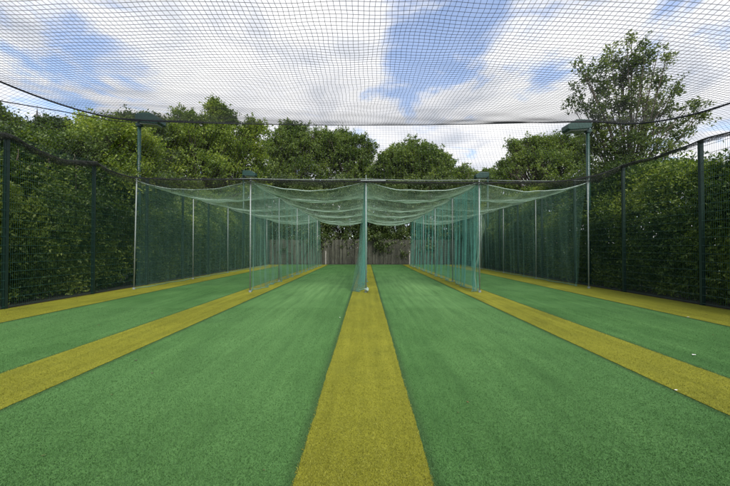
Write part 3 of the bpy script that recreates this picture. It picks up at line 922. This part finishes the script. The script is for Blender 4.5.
# hedges: dense leaf walls with a ragged face and top
def hedge(name, label, x_in, sgn, y0, y1, top_fn, n, leaf, mat, seed, lean, thick=1.5):
    rg = np.random.default_rng(seed)
    t = empty(name, (x_in + sgn * 0.8, (y0 + y1) / 2, 0), label, 'hedge', 'hedges behind the side fences')
    # more leaves where the hedge is near
    s = rg.random(n) ** 1.35
    y = y0 + (y1 - y0) * s
    h = np.array([top_fn(v) for v in y])
    z = 0.05 + (h - 0.05) * rg.random(n)
    dep = np.where(rg.random(n) < 0.34, 0.75 + 0.9 * rg.random(n), rg.random(n) ** 2.0 * 0.75)
    ontop = rg.random(n) < 0.22
    z = np.where(ontop, h - 0.3 * rg.random(n) ** 2, z)
    dep = np.where(ontop, rg.random(n) * thick, dep)
    f = np.array([0.34 * mnoise.noise(Vector((0.7 * a, 0.7 * b, seed))) + 0.22 * mnoise.noise(Vector((1.9 * a, 1.9 * b, seed + 3))) for a, b in zip(y, z)])
    over_ = np.where(z > 2.4, (z - 2.4) * 0.55, 0.0) + lean * np.clip(1 - z / 2.2, 0, 1) ** 0.6      # upright foot, top sloping back
    x = x_in + sgn * (0.10 + over_ + f * 0.8 + dep + 0.15)
    P = np.stack([x, y, z], 1)
    keep = np.array([nz(p, 1.4, seed) + 0.5 * nz(p, 3.3, seed) > -0.30 for p in P])
    P = P[keep]; ontop = ontop[keep]
    d = np.tile(np.array([-sgn * 0.75, -0.15, 0.30]), (len(P), 1)); d[ontop] = (0, -0.1, 1)
    d = unit(d + rg.normal(size=d.shape) * 0.5)
    ln = np.where(ontop, 0.5, 0.30) * (0.4 + 0.7 * rg.random(len(P)) + 1.1 * (rg.random(len(P)) < 0.06))
    tb = np.array([0.42 + 0.75 * nz(p, 0.6, seed + 4) + 0.40 * nz(p, 2.7, seed) for p in P])
    V, Fc, ti = sprigs(P, d, ln, 9, leaf, rg, tb, 0.06)
    # stay outside the fence wires
    lim = x_in + sgn * 0.04
    V[:, 0] = np.maximum(V[:, 0], lim) if sgn > 0 else np.minimum(V[:, 0], lim)
    mesh_np('foliage', V, Fc, mat, t, attr=ti)
    m = MB()
    yy = y0 + 0.3
    while yy < y1:
        hh = top_fn(yy) * 0.9
        xx = x_in + sgn * (0.9 + 0.5 * rg.random())
        m.tube([(xx, yy, -0.05), (xx + rg.normal() * .1, yy + rg.normal() * .1, hh * .5), (xx + rg.normal() * .25, yy + rg.normal() * .3, hh)], [0.045, 0.03, 0.01], 6)
        for _ in range(5):
            z0 = hh * rg.uniform(0.2, 0.8)
            m.tube([(xx, yy, z0), (xx - sgn * 0.5, yy + rg.normal() * .5, z0 + rg.uniform(0.2, 0.6))], [0.016, 0.006], 5)
        yy += rg.uniform(0.45, 0.8)
    m.build('stems', M['bark'], t, smooth=True)
    return t


hedge('hedge', 'taller dense dark green hedge behind the fence, on the church spire side', -8.40, -1, 4.5, 33,
      lambda y: 4.15 + 0.25 * math.sin(y * 0.7) + 0.2 * math.sin(y * 2.1 + 1) + min(0.6, max(0, (y - 9) * 0.2)), 70000, 0.095, M['leaf_hedge'], 41, 0.36)
hedge('hedge', 'lower dense green hedge behind the fence, below the tall wispy tree', 8.32, 1, 4.5, 33,
      lambda y: 3.55 + 0.12 * min(max(y - 8.5, -2), 9) + 0.18 * math.sin(y * 0.9 + 2) + 0.14 * math.sin(y * 2.4), 72000, 0.095, M['leaf_hedge'], 42, 0.38)

# dark shrubs rising behind the board fence
k = 0
for x, y, h, r in ((-7.2, 30.9, 7.6, 2.1), (-4.6, 30.6, 7.0, 1.9), (-2.0, 30.9, 7.3, 2.0), (0.5, 30.6, 6.8, 1.9), (2.9, 30.9, 7.0, 2.0), (5.4, 30.7, 7.2, 2.1), (7.9, 30.9, 7.3, 2.1), (10.4, 32, 7.4, 2.2), (-10.0, 33.5, 7.6, 2.2), (-12.8, 33, 7.8, 2.3)):
    what = ['far left behind the small floodlight', 'behind the inner net nearest the taller hedge', 'left of the central post', 'directly behind the central post',
            'right of the central post', 'behind the folded divider net', 'behind the lane beside the lower hedge', 'at the far end of the lower hedge', 'at the far end of the taller hedge', 'under the big bright tufted tree'][k]
    tree('shrub', 'dark shrub over the board fence, ' + what, (x, y), [((x, y, h * 0.62), (r, 1.2, h * 0.38), 1.4), ((x + 0.3, y - 0.2, h * 0.32), (r, 1.1, h * 0.3), 1.0), ((x - 0.5, y, h * 0.88), (r * 0.6, 0.9, h * 0.14), 0.5)],
         M['leaf_dark'], 800, 15, 2.4, 0.15, 0.55, 60 + k, gap=-0.25, trunk_r=0.06, cat='shrub', group='shrubs behind the board fence')
    k += 1

# ------------------------------------------------------------------ litter on the turf
def scrap(px, py, w, label, name='paper_scrap', mat='paper'):
    Y = CAMZ / -ray(px, py).z * ray(px, py).y
    p = at(px, py, Y)
    vs, fs = [], []
    r = random.Random(px)
    n = 7
    for i in range(n):
        a = 2 * math.pi * i / n
        vs.append((p.x + w * math.cos(a) * r.uniform(.6, 1.1), p.y + w * 0.8 * math.sin(a) * r.uniform(.6, 1.1), 0.008 + r.uniform(0.0, 0.008)))
    vs.append((p.x, p.y, 0.016))
    fs = [(i, (i + 1) % n, n) for i in range(n)]
    tag(mesh_np(name, vs, fs, M[mat], origin=(p.x, p.y, 0)), label, 'litter', 'bits of litter on the turf')


scrap(694, 355.5, 0.022, 'small white paper scrap on the green lane by the lower hedge')
scrap(676, 391.0, 0.016, 'small white paper scrap on the edge of a yellow strip near the right border')
scrap(688, 317.5, 0.030, 'flat white paper scrap on the outer yellow strip by the lower hedge')
scrap(340, 318.0, 0.014, 'tiny white scrap on the green lane just left of the central yellow strip')
scrap(136, 361.0, 0.017, 'dark fallen leaf on the green lane, farther of the two', 'fallen_leaf', 'bark')
scrap(152, 374.0, 0.012, 'dark fallen leaf on the green lane, nearer of the two', 'fallen_leaf', 'bark')

# upright fibres of the carpet pile, where one stands close enough to see them
def fibres(name, x0f, dens_n, mat_name, cols, label, seed):
    rg = np.random.default_rng(seed)
    y = 1.6 + 6.5 * rg.random(dens_n) ** 1.9
    x = (rg.random(dens_n) * 2 - 1) * np.minimum(1.12 * y, 8.1)
    xs_ = x0f(x)
    x, y = x[xs_], y[xs_]; n = len(x)
    a = rg.random(n) * 2 * np.pi; hgt = 0.005 + 0.007 * rg.random(n); w = 0.0016 + 0.0012 * rg.random(n)
    z0 = 0.001 if 'green' in mat_name else 0.006
    lx, ly = rg.normal(size=n) * 0.006, rg.normal(size=n) * 0.006 - 0.002
    A = np.stack([x + np.cos(a) * w, y + np.sin(a) * w, np.full(n, z0)], 1)
    B = np.stack([x - np.cos(a) * w, y - np.sin(a) * w, np.full(n, z0)], 1)
    T = np.stack([x + lx, y + ly, z0 + hgt], 1)
    V = np.stack([A, B, T], 1).reshape(-1, 3)
    tint = np.repeat(np.clip(0.5 + 0.28 * rg.normal(size=n), 0, 1), 3)
    mt = leaf_mat(mat_name, *cols, 0.7, 0.1)
    tag(mesh_np(name, V, np.arange(n * 3).reshape(n, 3), mt, attr=tint), label, 'turf pile', kind='stuff')


EDG = [(-8.3, -6.83), (-4.06, -3.157), (-0.431, 0.393), (3.03, 3.88), (6.47, 8.2)]


def on_strip(x):
    m_ = np.zeros(len(x), bool)
    for a_, b_ in EDG: m_ |= (x > a_ - 0.008) & (x < b_ + 0.008)
    return m_


fibres('turf_fibres', lambda x: ~on_strip(x), 420000, 'green fibres', ((0.028, 0.086, 0.019), (0.045, 0.130, 0.030), (0.078, 0.185, 0.050)), 'short green pile of the artificial turf close to the viewer', 5)
fibres('turf_fibres', on_strip, 420000, 'yellow fibres', ((0.115, 0.120, 0.010), (0.185, 0.190, 0.016), (0.28, 0.278, 0.034)), 'short mustard pile of the yellow strips close to the viewer', 6)

# fallen bits of leaf, thickest along the fence feet
rg = np.random.default_rng(77)
n = 900
side = rg.random(n)
fx = np.where(side < 0.45, -8.2 + rg.exponential(0.35, n), np.where(side < 0.85, 8.1 - rg.exponential(0.35, n), rg.uniform(-8, 8, n)))
P = np.stack([np.clip(fx, -8.25, 8.15), 2 + 26 * rg.random(n) ** 1.2, 0.010 + 0.006 * rg.random(n)], 1)
a = rg.random(n) * 2 * np.pi
D = np.stack([np.cos(a), np.sin(a), 0.15 * rg.normal(size=n)], 1)
sd = np.stack([-np.sin(a), np.cos(a), 0.3 * rg.normal(size=n)], 1)
sz = (0.006 + 0.014 * rg.random(n))[:, None]
V = np.stack([P - D * sz, P + sd * sz * 0.5, P + D * sz, P - sd * sz * 0.5], 1).reshape(-1, 3)
V[:, 2] = np.maximum(V[:, 2], 0.007)
M['litter'] = simple('dry leaf litter', (0.05, 0.035, 0.012), (0.16, 0.12, 0.04), 5, 0.9)
tag(mesh_np('fallen_leaves', V, np.arange(n * 4).reshape(n, 4), M['litter']), 'scattered dry leaf bits lying on the turf, thickest along the fences', 'leaf litter', kind='stuff')

# ------------------------------------------------------------------ render look
vs_ = scene.view_settings
scene.display_settings.display_device = 'sRGB'
vs_.view_transform = 'Standard'; vs_.look = 'None'; vs_.exposure = 0.48; vs_.gamma = 1.0; vs_.use_curve_mapping = False
scene.render.engine = 'CYCLES'
scene.cycles.max_bounces = 6
scene.cycles.transparent_max_bounces = 8
